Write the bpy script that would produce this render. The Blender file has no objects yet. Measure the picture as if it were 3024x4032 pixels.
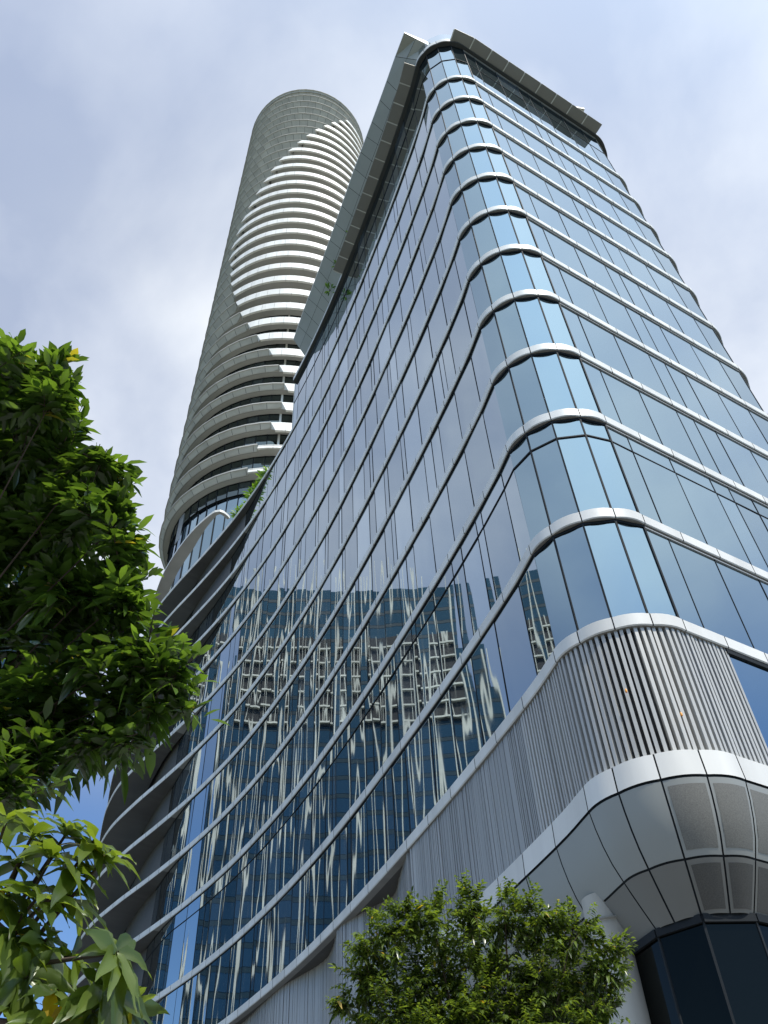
import bpy, math, random
from mathutils import Vector, Matrix, noise

random.seed(7)
R = math.radians
sc = bpy.context.scene
COL = sc.collection
GZ = 1.6                      # eye height of the photographer above the pavement


# ------------------------------------------------------------------ helpers
class MB:
    def __init__(self):
        self.v = []; self.f = []; self.m = []; self.sm = []
    def quad(self, a, b, c, d, m=0, smooth=False):
        n = len(self.v); self.v += [tuple(a), tuple(b), tuple(c), tuple(d)]
        self.f.append((n, n+1, n+2, n+3)); self.m.append(m); self.sm.append(smooth)
    def poly(self, pts, m=0):
        n = len(self.v); self.v += [tuple(p) for p in pts]
        self.f.append(tuple(range(n, n+len(pts)))); self.m.append(m); self.sm.append(False)
    def grid(self, rows, m=0, smooth=False, closed=False):
        n = len(self.v); w = len(rows[0])
        for r in rows: self.v += [tuple(p) for p in r]
        for i in range(len(rows)-1):
            for j in range(w if closed else w-1):
                j2 = (j+1) % w
                self.f.append((n+i*w+j, n+i*w+j2, n+(i+1)*w+j2, n+(i+1)*w+j))
                self.m.append(m); self.sm.append(smooth)
    def box8(self, p, m=0):
        n = len(self.v); self.v += [tuple(q) for q in p]
        for f in ((0,3,2,1),(4,5,6,7),(0,1,5,4),(1,2,6,5),(2,3,7,6),(3,0,4,7)):
            self.f.append(tuple(n+i for i in f)); self.m.append(m); self.sm.append(False)
    def bar(self, x, y, dx, dy, w, d, z0, z1, m=0):
        """upright bar: centre x,y; (dx,dy) unit direction of its width w; depth d across it"""
        nx, ny = -dy, dx
        c = []
        for z in (z0, z1):
            for sw, sd in ((-1,-1),(1,-1),(1,1),(-1,1)):
                c.append((x+dx*w/2*sw+nx*d/2*sd, y+dy*w/2*sw+ny*d/2*sd, z))
        self.box8(c, m)
    def beam(self, a, b, w, h, m=0):
        a = Vector(a); b = Vector(b); t = (b-a).normalized()
        u = t.cross(Vector((0,0,1)))
        u = u.normalized() if u.length > 1e-4 else Vector((1,0,0))
        v = u.cross(t)
        c = []
        for p in (a, b):
            for su, sv in ((-1,-1),(1,-1),(1,1),(-1,1)):
                c.append(p+u*(w/2*su)+v*(h/2*sv))
        self.box8(c, m)
    def tube(self, pts, rad, seg=8, m=0):
        rows = []
        for i, p in enumerate(pts):
            p = Vector(p)
            t = (Vector(pts[min(i+1, len(pts)-1)])-Vector(pts[max(i-1, 0)])).normalized()
            u = t.cross(Vector((0.13, 0.31, 0.94))).normalized(); w = t.cross(u)
            r = rad[i] if isinstance(rad, (list, tuple)) else rad
            rows.append([p+(u*math.cos(2*math.pi*k/seg)+w*math.sin(2*math.pi*k/seg))*r for k in range(seg)])
        self.grid(rows, m, True, True)
    def build(self, name, mats, parent=None):
        me = bpy.data.meshes.new(name)
        me.from_pydata(self.v, [], self.f)
        for mm in (mats if isinstance(mats, (list, tuple)) else [mats]): me.materials.append(mm)
        me.polygons.foreach_set('material_index', self.m)
        me.polygons.foreach_set('use_smooth', self.sm)
        me.update()
        o = bpy.data.objects.new(name, me); COL.objects.link(o)
        if parent is not None: o.parent = parent
        return o


def thing(name, label, cat, group=None):
    o = bpy.data.objects.new(name, None); COL.objects.link(o)
    o['label'] = label; o['category'] = cat
    if group: o['group'] = group
    return o


def structure(o):
    o['kind'] = 'structure'; return o


# ------------------------------------------------------------------ materials
def newmat(name):
    m = bpy.data.materials.new(name); m.use_nodes = True
    nt = m.node_tree; b = nt.nodes['Principled BSDF']
    return m, nt, b, nt.nodes.new, nt.links.new


def mat_plain(name, col, rough=0.5, metal=0.0, var=0.08, scale=0.6, spec=0.5, streak=False):
    m, nt, b, N, L = newmat(name)
    tc = N('ShaderNodeTexCoord'); mp = N('ShaderNodeMapping'); L(tc.outputs['Object'], mp.inputs[0])
    mp.inputs['Scale'].default_value = (1, 1, 0.12) if streak else (1, 1, 1)
    nz = N('ShaderNodeTexNoise'); nz.inputs['Scale'].default_value = scale; nz.inputs['Detail'].default_value = 6
    L(mp.outputs[0], nz.inputs['Vector'])
    rp = N('ShaderNodeMapRange'); rp.inputs[1].default_value = .3; rp.inputs[2].default_value = .7
    rp.inputs[3].default_value = 1-var; rp.inputs[4].default_value = 1+var
    L(nz.outputs['Fac'], rp.inputs[0])
    g = N('ShaderNodeNewGeometry')
    r2 = N('ShaderNodeMapRange'); r2.inputs[3].default_value = 1-var*.7; r2.inputs[4].default_value = 1+var*.7
    L(g.outputs['Random Per Island'], r2.inputs[0])
    mu = N('ShaderNodeMath'); mu.operation = 'MULTIPLY'; L(rp.outputs[0], mu.inputs[0]); L(r2.outputs[0], mu.inputs[1])
    mx = N('ShaderNodeMix'); mx.data_type = 'RGBA'; mx.blend_type = 'MULTIPLY'; mx.inputs[0].default_value = 1
    mx.inputs[6].default_value = (*col, 1); L(mu.outputs[0], mx.inputs[7])
    L(mx.outputs[2], b.inputs['Base Color'])
    b.inputs['Roughness'].default_value = rough; b.inputs['Metallic'].default_value = metal
    b.inputs['Specular IOR Level'].default_value = spec
    return m


def mat_glass(name, f0, body=(0.01, 0.03, 0.05), wob=0.06, wscale=1.1, var=0.12, gmix=0.82, blinds=.68):
    """coated curtain-wall glass: mirror coat that rises to full reflection at grazing angles, over a dark room"""
    m, nt, b, N, L = newmat(name)
    tc = N('ShaderNodeTexCoord')
    mp = N('ShaderNodeMapping'); mp.inputs['Scale'].default_value = (1, 1, .22)
    L(tc.outputs['Object'], mp.inputs[0])
    g = N('ShaderNodeNewGeometry')
    # every pane bows in its own way: shift the noise by the pane's random number
    off = N('ShaderNodeVectorMath'); off.operation = 'SCALE'; off.inputs[0].default_value = (37, 19, 53)
    L(g.outputs['Random Per Island'], off.inputs['Scale'])
    ad = N('ShaderNodeVectorMath'); L(mp.outputs[0], ad.inputs[0]); L(off.outputs[0], ad.inputs[1])
    nz = N('ShaderNodeTexNoise'); nz.inputs['Scale'].default_value = wscale; nz.inputs['Detail'].default_value = .4
    L(ad.outputs[0], nz.inputs['Vector'])
    bp = N('ShaderNodeBump'); bp.inputs['Strength'].default_value = 1; bp.inputs['Distance'].default_value = wob
    L(nz.outputs['Fac'], bp.inputs['Height'])
    r2 = N('ShaderNodeMapRange'); r2.inputs[3].default_value = 1-var; r2.inputs[4].default_value = 1+var
    L(g.outputs['Random Per Island'], r2.inputs[0])
    mx = N('ShaderNodeMix'); mx.data_type = 'RGBA'; mx.blend_type = 'MULTIPLY'; mx.inputs[0].default_value = 1
    mx.inputs[6].default_value = (*f0, 1); L(r2.outputs[0], mx.inputs[7])
    L(mx.outputs[2], b.inputs['Base Color'])
    b.inputs['Metallic'].default_value = 1; b.inputs['Roughness'].default_value = .015
    L(bp.outputs[0], b.inputs['Normal'])
    d = N('ShaderNodeBsdfDiffuse')
    bl = N('ShaderNodeValToRGB'); bl.color_ramp.interpolation = 'CONSTANT'
    bl.color_ramp.elements[0].color = (*body, 1); bl.color_ramp.elements[1].position = blinds; bl.color_ramp.elements[1].color = tuple(min(1, c*2.5+.10) for c in body)+(1,)
    rr_ = N('ShaderNodeMath'); rr_.operation = 'FRACT'; r3 = N('ShaderNodeMath'); r3.operation = 'MULTIPLY'; r3.inputs[1].default_value = 17.3
    L(g.outputs['Random Per Island'], r3.inputs[0]); L(r3.outputs[0], rr_.inputs[0]); L(rr_.outputs[0], bl.inputs[0]); L(bl.outputs[0], d.inputs[0])
    ms = N('ShaderNodeMixShader'); ms.inputs[0].default_value = gmix
    L(d.outputs[0], ms.inputs[1]); L(b.outputs[0], ms.inputs[2])
    L(ms.outputs[0], nt.nodes['Material Output'].inputs[0])
    return m


def mat_clear(name):
    m, nt, b, N, L = newmat(name)
    t = N('ShaderNodeBsdfTransparent'); t.inputs[0].default_value = (.80, .88, .92, 1)
    gl = N('ShaderNodeBsdfGlossy'); gl.inputs['Roughness'].default_value = .02
    fr = N('ShaderNodeFresnel'); fr.inputs[0].default_value = 1.5
    ms = N('ShaderNodeMixShader'); L(fr.outputs[0], ms.inputs[0]); L(t.outputs[0], ms.inputs[1]); L(gl.outputs[0], ms.inputs[2])
    L(ms.outputs[0], nt.nodes['Material Output'].inputs[0])
    return m


def mat_leaf(name, dark, light, yellow=0.015, gloss=0.32, trans=0.45):
    m, nt, b, N, L = newmat(name)
    g = N('ShaderNodeNewGeometry')
    cr = N('ShaderNodeValToRGB'); e = cr.color_ramp.elements
    e[0].position = 0; e[0].color = (*dark, 1)
    e[1].position = 1-yellow; e[1].color = (*light, 1)
    y = cr.color_ramp.elements.new(1-yellow*.5); y.color = (light[0]*2.6+.02, light[1]*1.35, light[2], 1)
    L(g.outputs['Random Per Island'], cr.inputs[0])
    L(cr.outputs[0], b.inputs['Base Color'])
    b.inputs['Roughness'].default_value = gloss; b.inputs['Specular IOR Level'].default_value = .8
    t = N('ShaderNodeBsdfTranslucent')
    mx = N('ShaderNodeMix'); mx.data_type = 'RGBA'; mx.blend_type = 'MULTIPLY'; mx.inputs[0].default_value = 1
    L(cr.outputs[0], mx.inputs[6]); mx.inputs[7].default_value = (2.6, 2.4, .8, 1)
    L(mx.outputs[2], t.inputs[0])
    ms = N('ShaderNodeMixShader'); ms.inputs[0].default_value = trans
    L(b.outputs[0], ms.inputs[1]); L(t.outputs[0], ms.inputs[2])
    L(ms.outputs[0], nt.nodes['Material Output'].inputs[0])
    return m


WHITE = mat_plain('white_aluminium', (.78, .77, .73), .38, 0, .09, 1.3, streak=True)
WHITE2 = mat_plain('white_tower_paint', (.84, .83, .78), .5, 0, .09, .5, streak=True)
GREY = mat_plain('grey_panel', (.42, .44, .43), .45, 0, .06, .5)
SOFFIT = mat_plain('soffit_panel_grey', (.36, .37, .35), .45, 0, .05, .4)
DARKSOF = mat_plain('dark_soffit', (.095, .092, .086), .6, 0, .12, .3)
PLASTER = mat_plain('plaster_soffit', (.46, .45, .42), .8, 0, .08, .2)
BEIGE = mat_plain('beige_screen', (.52, .50, .44), .55, 0, .12, .5)
FRAME = mat_plain('dark_frame', (.022, .026, .03), .65, 0, .1, spec=.15)
TRIM = mat_plain('grey_trim', (.40, .41, .41), .4, .3, .05)
LOUV = mat_plain('louvre_aluminium', (.50, .495, .47), .42, .1, .10, .8, streak=True)
BACK = mat_plain('screen_backing', (.07, .07, .067), .8, 0, .1)
CANOPY = mat_plain('canopy_brown', (.30, .29, .265), .5, .2, .06)
CONC = mat_plain('column_stone', (.50, .49, .44), .75, 0, .07, 2.5, streak=True)
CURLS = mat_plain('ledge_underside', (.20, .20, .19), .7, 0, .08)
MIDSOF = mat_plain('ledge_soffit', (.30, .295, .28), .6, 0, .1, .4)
LOUV_SHADE = mat_plain('louvre_boards_shaded', (.40, .405, .40), .45, .1, .12, .9, streak=True)  # louvre metal darkened: the shade on the left screens is in the colour
SOFFIT_SHADE = mat_plain('soffit_panel_shaded', (.22, .215, .195), .5, 0, .05, .4)  # same panel as the upper row, with its underside shade painted in
PERF_SHADE = mat_plain('perforated_sheet_shaded', (.10, .095, .085), .6, 0, .2, 45)  # same perforated sheet; the lower row's shade is put into its colour
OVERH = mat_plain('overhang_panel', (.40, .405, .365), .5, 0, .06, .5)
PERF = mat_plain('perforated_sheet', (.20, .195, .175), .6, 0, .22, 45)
GL_L = mat_glass('curtain_glass', (.57, .65, .67), wob=.011, wscale=.85, var=.17)
GL_R = mat_glass('curtain_glass_front', (.33, .45, .52), wob=.012, wscale=.5, var=.10)
GL_T = mat_glass('tower_glass', (.14, .18, .19), (.02, .03, .03), wob=.01)
GL_D = mat_glass('dark_shop_glass', (.018, .020, .018), (.010, .012, .011), wob=.004, gmix=.80, blinds=.99)
CLEAR = mat_clear('clear_balustrade')
BARK = mat_plain('bark', (.09, .065, .045), .9, 0, .3, 8)
LEAF1 = mat_leaf('glossy_leaf', (.026, .056, .012), (.105, .190, .040), gloss=.22, trans=.38)
LEAF2 = mat_leaf('broad_leaf', (.050, .088, .018), (.15, .215, .042), gloss=.32, trans=.40, yellow=.03)
LEAF3 = mat_leaf('fine_leaf', (.016, .038, .009), (.17, .245, .050), gloss=.30, trans=.35, yellow=.01)
LEAF4 = mat_leaf('shrub_leaf', (.05, .12, .015), (.14, .26, .03), gloss=.5, trans=.4)

# ------------------------------------------------------------------ plan of the curved building (metres, eye at 0,0)
def H(k):                       # underside height of ledge k above the pavement
    if k == 12: return 13.0+GZ
    if k == 11: return 16.94+GZ
    if k == 13: return 8.85+GZ
    if k == 0: return 65.45+GZ
    return 21.77+(10-k)*4.01+GZ
LH = .38                        # ledge face height
TC = Vector((-15.23, 84.64))    # tower centre
M = [(4.309, 18.235), (4.852, 17.444), (5.688, 16.951), (6.656, 16.876), (7.566, 17.199)]
NODES = [(4.309, 18.235), (3.74, 20), (2.18, 24), (.50, 28), (-1.25, 32), (-3.09, 36), (-5.08, 40), (-7.25, 44), (-9.62, 48),
         (-12.27, 52), (-15.25, 56), (-18.55, 60), (-22.0, 64), (-25.1, 68), (-27.3, 72), (-28.9, 76), (-30.1, 79.5)]

def catmull(pts, step):
    out = []
    P = [Vector(p) for p in pts]
    P = [P[0]*2-P[1]]+P+[P[-1]*2-P[-2]]
    for i in range(1, len(P)-2):
        a, b, c, d = P[i-1:i+3]
        n = max(1, round((c-b).length/step))
        for k in range(n):
            t = k/n
            out.append(.5*((2*b)+(c-a)*t+(2*a-5*b+4*c-d)*t*t+(3*b-a-3*c+d)*t*t*t))
    out.append(P[-2])
    return out

LEFT = catmull(NODES, .5)
END = Vector((17.9, 23.87))
FAR = [Vector(p) for p in ((17.9, 23.87), (18.62, 24.8), (18.95, 26.0), (18.85, 27.3), (18.3, 28.5))]

def arcs(pts, sub, bulge):
    """smooth arc chain through the facet joints: each chord bows out"""
    out = []
    cx = sum((p[0] for p in pts))/len(pts); cy = sum((p[1] for p in pts))/len(pts)
    for a, b in zip(pts[:-1], pts[1:]):
        a = Vector(a); b = Vector(b); e = b-a; n = Vector((e.y, -e.x)).normalized()
        for k in range(sub):
            t = k/sub
            out.append(a+e*t+n*(bulge*4*t*(1-t)))
    out.append(Vector(pts[-1]))
    return out
# facet order along the building: left -> right (n = right-hand normal of the walk points outward)
CORNER_OUT = arcs(M, 6, .085)
FAR_OUT = arcs(FAR, 6, .085)
RIGHTJ = [Vector(M[4]).lerp(END, i/8) for i in range(9)]
# full outer line walked from the tower round to the far right corner
def tower_pt(theta, r):
    return Vector((TC.x+r*math.sin(R(theta)), TC.y-r*math.cos(R(theta))))
TAIL = [tower_pt(t, 15.8) for t in range(-150, -74, 5)]
OUT = TAIL+LEFT[::-1][:-1]+CORNER_OUT+RIGHTJ[1:-1]+FAR_OUT
N_TAIL = len(TAIL); I_C0 = N_TAIL+len(LEFT)-1           # index of M[0] in OUT
I_C1 = I_C0+len(CORNER_OUT)-1; I_R1 = I_C1+8; I_END = len(OUT)-1

def normals(line):
    out = []
    for i in range(len(line)):
        a = line[max(i-1, 0)]; b = line[min(i+1, len(line)-1)]
        e = (b-a).normalized(); out.append(Vector((e.y, -e.x)))
    return out
NRM = normals(OUT)

def smooth01(t):
    t = max(0., min(1., t)); return t*t*(3-2*t)

def glass_inset(k, p, i):
    """how far the glass stands back from the ledge edge"""
    base = .10
    if i > I_C0: return base
    y0 = (43, 44.5, 47.3, 48.8, 50.2, 52, 54)[k] if k <= 6 else 55.6
    return base+(1.25 if k <= 6 else 1.7)*smooth01((p.y-y0)/(15 if k <= 6 else 9))+1.3*smooth01((p.y-60)/12)

def glass_pt(k, i):
    p = OUT[i]
    if I_C0 < i < I_C1 and (i-I_C0) % 6: 
        a = (i-I_C0)//6*6+I_C0; t = (i-a)/6
        return glass_pt(k, a).lerp(glass_pt(k, a+6), t)
    if i > I_R1 and (i-I_R1) % 6:
        a = (i-I_R1)//6*6+I_R1; t = (i-a)/6
        return glass_pt(k, a).lerp(glass_pt(k, min(a+6, I_END)), t)
    return p-NRM[i]*glass_inset(k, p, i)

def v3(p, z): return (p[0], p[1], z)

# ------------------------------------------------------------------ the podium building
podium = thing('glass_building', 'curved blue glass hotel block with white ledges at every floor, rising over the street corner', 'building')

def idx_at_y(y):
    """index on the left face whose outer point lies nearest to depth y"""
    return min(range(N_TAIL, I_C0+1), key=lambda i: abs(OUT[i].y-y))

# left end of floors: the roof and the floor under it stop at y=45
I_TOPEND = idx_at_y(45.0)

def ledge(k, i0, i1, h=LH, proud=0.0, mats=None, name='ledge', tip=False):
    mb = MB(); zb = H(k); zt = zb+h
    joints = set()
    d = 0; last = 0
    for i in range(i1, i0, -1):          # joints every 1.5 m, and at the facet joints of the corners
        d += (OUT[i]-OUT[i-1]).length
        if i >= I_C0:
            if (i <= I_C1 and (i-I_C0) % 6 == 0) or (I_C1 <= i <= I_R1) or (i >= I_R1 and (i-I_R1) % 6 == 0): joints.add(i); last = d
        elif d-last > 1.48: joints.add(i-1); last = d
    gap = .017; seg = []
    pts = list(range(i0, i1+1))
    for i in pts[:-1]:
        a = OUT[i]; b = OUT[i+1]; na = NRM[i]; nb = NRM[i+1]
        e = (b-a).normalized()
        a2 = a+e*gap if i in joints else a
        b2 = b-e*gap if (i+1) in joints else b
        ca, cb = .035, .035
        # face, chamfered bottom edge
        seg.append((a2, na)); 
        if i+1 in joints or i+1 == i1:
            seg.append((b2, nb))
            mb.grid([[v3(p+n*proud, zb+.03) for p, n in seg], [v3(p+n*proud, zt) for p, n in seg]], 0, True)
            mb.grid([[v3(p+n*(proud-.03), zb) for p, n in seg], [v3(p+n*proud, zb+.03) for p, n in seg]], 0, True)
            seg = []
        # joint backing
        if i in joints or (i+1) in joints:
            mb.quad(v3(a+na*(proud-.03), zb+.01), v3(b+nb*(proud-.03), zb+.01), v3(b+nb*(proud-.03), zt-.01), v3(a+na*(proud-.03), zt-.01), 2)
        ga = glass_pt(k, i); gb = glass_pt(k, i+1)
        ia = ga-na*.25; ib = gb-nb*.25
        deep = (a-ga).length > .5
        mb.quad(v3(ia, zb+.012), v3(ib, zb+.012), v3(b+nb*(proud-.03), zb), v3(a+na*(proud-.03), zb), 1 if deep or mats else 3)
        mb.quad(v3(a+na*proud, zt), v3(b+nb*proud, zt), v3(ib, zt), v3(ia, zt), 0)
    for i in (i0, i1):                   # close the ends
        a = OUT[i]; na = NRM[i]; g = glass_pt(k, i)-na*.25
        mb.quad(v3(a+na*proud, zb), v3(a+na*proud, zt), v3(g, zt), v3(g, zb), 0)
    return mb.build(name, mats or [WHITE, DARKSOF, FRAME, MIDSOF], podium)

for k in range(1, 13):
    ledge(k, 0, I_END)

# ---- mullion rhythm of the left face: floor by floor, staggered
def rhythm(rng):
    while True:
        for w in rng.choice(([1.9, .9, .45], [1.9, 1.9, .9], [1.9, .5, 1.4], [.9, 1.9, 1.9, .45], [1.9, 1.9])): yield w

def walk_left(k, i0, i1):
    """positions (on the glass line) of the mullions from the corner back to index i0"""
    rng = random.Random(100+k); gen = rhythm(rng)
    pts = [glass_pt(k, i) for i in range(i1, i0-1, -1)]
    cum = [0]
    for a, b in zip(pts[:-1], pts[1:]): cum.append(cum[-1]+(b-a).length)
    out = [pts[0]]; s = rng.choice((.9, 1.3, 1.9))
    j = 0
    while s < cum[-1]:
        while cum[j+1] < s: j += 1
        t = (s-cum[j])/(cum[j+1]-cum[j]); out.append(pts[j].lerp(pts[j+1], t)); s += next(gen)
    out.append(pts[-1])
    return out

def pane(mb, a, b, z0, z1, rng, tilt, m=0):
    """one flat pane from a to b, very slightly out of true like every real pane"""
    e = (b-a).normalized(); n = Vector((e.y, -e.x))
    o = [n*rng.uniform(-tilt, tilt) for _ in range(3)]
    p00 = a+o[0]; p10 = b+o[1]; p01 = a+o[2]; p11 = p10+p01-p00
    mb.quad(v3(p00, z0), v3(p10, z0), v3(p11, z1), v3(p01, z1), m)

RM_X = [7.566, 8.36, 9.97, 11.60, 12.39, 13.42, 15.07, 16.70]
def right_pt(x):
    t = (x-M[4][0])/(END.x-M[4][0]); p = Vector(M[4]).lerp(END, t)
    return p-NRM[I_C1+3]*.10

def mullion_bars(mb, line, z0, z1, w, d, proud=.02):
    for j, p in enumerate(line):
        a = line[max(j-1, 0)]; b = line[min(j+1, len(line)-1)]
        e = (b-a).normalized(); n = Vector((e.y, -e.x))
        if n.dot(Vector((0, 0))-p) < 0: n = -n
        c = p+n*proud
        mb.bar(c.x, c.y, e.x, e.y, w, d, z0, z1)

for k in range(12, 0, -1):
    # storey above ledge k
    z0 = H(k)+LH; z1 = H(k-1)
    i0 = I_TOPEND if k == 1 else idx_at_y(74)
    rng = random.Random(k)
    trans = 20.86+GZ if k == 11 else (62.2+GZ if k == 1 else None)
    # left face
    line = walk_left(k, i0, I_C0)
    mb = MB()
    for a, b in zip(line[:-1], line[1:]):
        if trans: pane(mb, b, a, z0, trans, rng, .006); pane(mb, b, a, trans, z1, rng, .004)
        else: pane(mb, b, a, z0, z1, rng, .009)
    wb = mb.build('window_band', GL_L, podium)
    mb = MB(); mullion_bars(mb, line[1:], z0, z1, .028, .03, .0)
    for a, b in zip(line[:-1], line[1:]):
        for zz, hh in ((z1-.015, .03), (z0+.01, .02)) + (((trans, .03),) if trans else ()):
            e = (b-a).normalized(); n = Vector((-e.y, e.x))
            mb.beam(v3(a+n*.012, zz), v3(b+n*.012, zz), .05, hh)
    mb.build('mullion_grid', FRAME, wb)
    # rounded corner: flat panes between bold mullions
    gl = [glass_pt(k, I_C0+6*j) for j in range(5)]
    for a, b in zip(gl[:-1], gl[1:]):
        mb = MB()
        if trans: pane(mb, a, b, z0, trans, rng, .003); pane(mb, a, b, trans, z1, rng, .003)
        else: pane(mb, a, b, z0, z1, rng, .003)
        w = mb.build('window', GL_R, podium)
        mb = MB(); e = (b-a).normalized(); n = Vector((e.y, -e.x))
        mb.bar(b.x+n.x*.01, b.y+n.y*.01, e.x, e.y, .05, .05, z0, z1)
        mb.beam(v3(a+n*.012, z1-.05), v3(b+n*.012, z1-.05), .05, .08)
        if trans: mb.beam(v3(a+n*.012, trans), v3(b+n*.012, trans), .05, .05)
        mb.build('window_frame', FRAME, w)
    # long front face and the far corner
    line = [right_pt(x) for x in RM_X]+[glass_pt(k, i) for i in range(I_R1, I_END+1, 6)]
    mb = MB()
    for a, b in zip(line[:-1], line[1:]):
        if trans: pane(mb, a, b, z0, trans, rng, .003); pane(mb, a, b, trans, z1, rng, .003)
        else: pane(mb, a, b, z0, z1, rng, .003)
    wb = mb.build('window_band', GL_R, podium)
    mb = MB(); mullion_bars(mb, line[1:], z0, z1, .028, .03, .0)
    for a, b in zip(line[:-1], line[1:]):
        e = (b-a).normalized(); n = Vector((e.y, -e.x))
        mb.beam(v3(a+n*.02, z1-.10), v3(b+n*.02, z1-.10), .05, .04, 1)
        if trans: mb.beam(v3(a+n*.008, trans), v3(b+n*.008, trans), .03, .035)
    mb.build('mullion_grid', [FRAME, TRIM], wb)

# back and core of the building so that no floor is see-through
mb = MB()
core = [glass_pt(6, i)-NRM[i]*.5 for i in range(idx_at_y(70), I_END+1, 4)]
back = [Vector(p) for p in ((16, 34), (8, 46), (-2, 55), (-10, 62), (-16, 70))]
ring = core+back
mb.grid([[v3(p, H(12)+.1) for p in ring], [v3(p, H(1)+.2) for p in ring]], 0, False, True)
ins = [p-n*5 for p, n in zip(core, [NRM[i] for i in range(idx_at_y(70), I_END+1, 4)])]+back
mb.grid([[v3(p, .1) for p in ins], [v3(p, H(12)+.3) for p in ins]], 0, False, True)
top = core[core.index(min(core, key=lambda p: abs(p.y-45)+(50 if p.x > 0 else 0))):]+[Vector((16, 34)), Vector((8, 46)), Vector((0, 50))]
mb.grid([[v3(p, H(1)+.2) for p in top], [v3(p, H(0)+.3) for p in top]], 0, False, True)
mb.build('wall', DARKSOF, podium)
mb = MB(); mb.poly([v3(p, H(1)+.25) for p in ring]); mb.poly([v3(p, H(0)+.32) for p in top])
mb.build('roof', GREY, podium)
# glazed end of the top storey where the terrace begins
a = glass_pt(1, I_TOPEND); b = a+Vector((4.2, 3.2))
mb = MB(); rng = random.Random(5)
for j in range(3): pane(mb, a.lerp(b, j/3), a.lerp(b, (j+1)/3), H(1)+LH, H(0), rng, .003)
w = mb.build('window', GL_R, podium)
mb = MB()
for j in range(4):
    p = a.lerp(b, j/3); mb.bar(p.x, p.y, .8, .6, .07, .09, H(1)+LH, H(0))
mb.build('window_frame', WHITE, w)

# ---- louvre storey between ledge 12 and the belt
BZ0, BZ1 = H(13), 9.45+GZ
def fins(mb, line, z0, z1, rng, pitch, seed_, w=.062, d=.15, barcode=False):
    cum = [0]
    for a, b in zip(line[:-1], line[1:]): cum.append(cum[-1]+(b-a).length)
    s = .05; j = 0; mode = 0
    while s < cum[-1]:
        while cum[j+1] < s: j += 1
        a, b = line[j], line[j+1]; t = (s-cum[j])/(cum[j+1]-cum[j]); p = a.lerp(b, t)
        e = (b-a).normalized(); n = Vector((e.y, -e.x))
        dd = d*rng.uniform(.9, 1.1); ww = w
        ang = 0.0
        if barcode:                    # close-set boards whose gaps open and close in clusters
            k_ = noise.noise((s*.55+seed_*7.1, .3, .7))
            gap = rng.choice((.004, .006, .01)) if k_ < .12 else rng.choice((.012, .03, .045))
            ww = rng.choice((.07, .09, .13)) if k_ < .12 else rng.choice((.05, .06, .08))
            dd = d*rng.uniform(.78, 1.0); step = ww+gap
        else: step = pitch
        zz0 = z0; zz1 = z1
        mb.bar(p.x+n.x*(dd/2), p.y+n.y*(dd/2), e.x, e.y, ww, dd, zz0, zz1)
        s += step

def screen(line, z0, z1, seed, pitch, barcode, w=.062):
    rng = random.Random(seed)
    nn = normals(line)
    mb = MB(); fins(mb, [p-n*.17 for p, n in zip(line, nn)], z0, z1, rng, pitch, seed, barcode=barcode, w=w)
    o = mb.build('louvre_screen', LOUV_SHADE if barcode else LOUV, podium)
    mb = MB(); mb.grid([[v3(p-n*.2, z0) for p, n in zip(line, nn)], [v3(p-n*.2, z1) for p, n in zip(line, nn)]])
    mb.build('backing_panel', BACK, o)
    return o

ZL0, ZL1 = BZ1-.1, H(12)+.06
def arcline(i0, i1): return [OUT[i]-NRM[i]*.06 for i in range(i0, i1+1)]
i_l = idx_at_y(29.0)
screen(arcline(I_C0-6, I_C1+1), ZL0, ZL1, 1, .155, False, .085)
screen(arcline(i_l, I_C0-6), ZL0, ZL1, 2, .105, True)
# right of the louvres the storey is glazed
rl = [right_pt(x) for x in (8.8, 10.6, 12.4, 14.3, 16.2)]+[glass_pt(12, I_R1)]
mb = MB(); rng = random.Random(9)
for a, b in zip(rl[:-1], rl[1:]): pane(mb, a, b, ZL0, H(12), rng, .003)
wb = mb.build('window_band', GL_R, podium)
mb = MB(); mullion_bars(mb, rl[1:-1], ZL0, H(12), .04, .06)
for a, b in zip(rl[:-1], rl[1:]): mb.beam(v3(a, H(12)-.08), v3(b, H(12)-.08), .12, .14)
mb.build('mullion_grid', FRAME, wb)
# the screens step back in waves under the last ledge on the left
def wave(pts): return catmull(pts, .4)
W1 = wave([(-24, 69), (-20.5, 64.5), (-16, 59.2), (-12.2, 53.6), (-9.2, 48.6), (-7.3, 44.9), (-6.0, 42.5), (-4.4, 40.4), (-3.72, 39.3), (-3.32, 38.0), (-3.02, 36.4), (-2.75, 35.5), (-1.25, 33.7), (-.52, 32.85), (-.22, 31.0), (.08, 29.1)])
screen(W1, .2, ZL1, 3, .105, True)
mb = MB()
for i in range(idx_at_y(70), i_l+1):        # deep soffit under ledge 12 above the waves
    pass
so = [OUT[i]-NRM[i]*.05 for i in range(idx_at_y(70), i_l+2)]
sn = [NRM[i] for i in range(idx_at_y(70), i_l+2)]
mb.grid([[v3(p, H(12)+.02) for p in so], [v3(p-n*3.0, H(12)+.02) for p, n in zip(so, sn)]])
mb.build('soffit', DARKSOF, podium)

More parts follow.
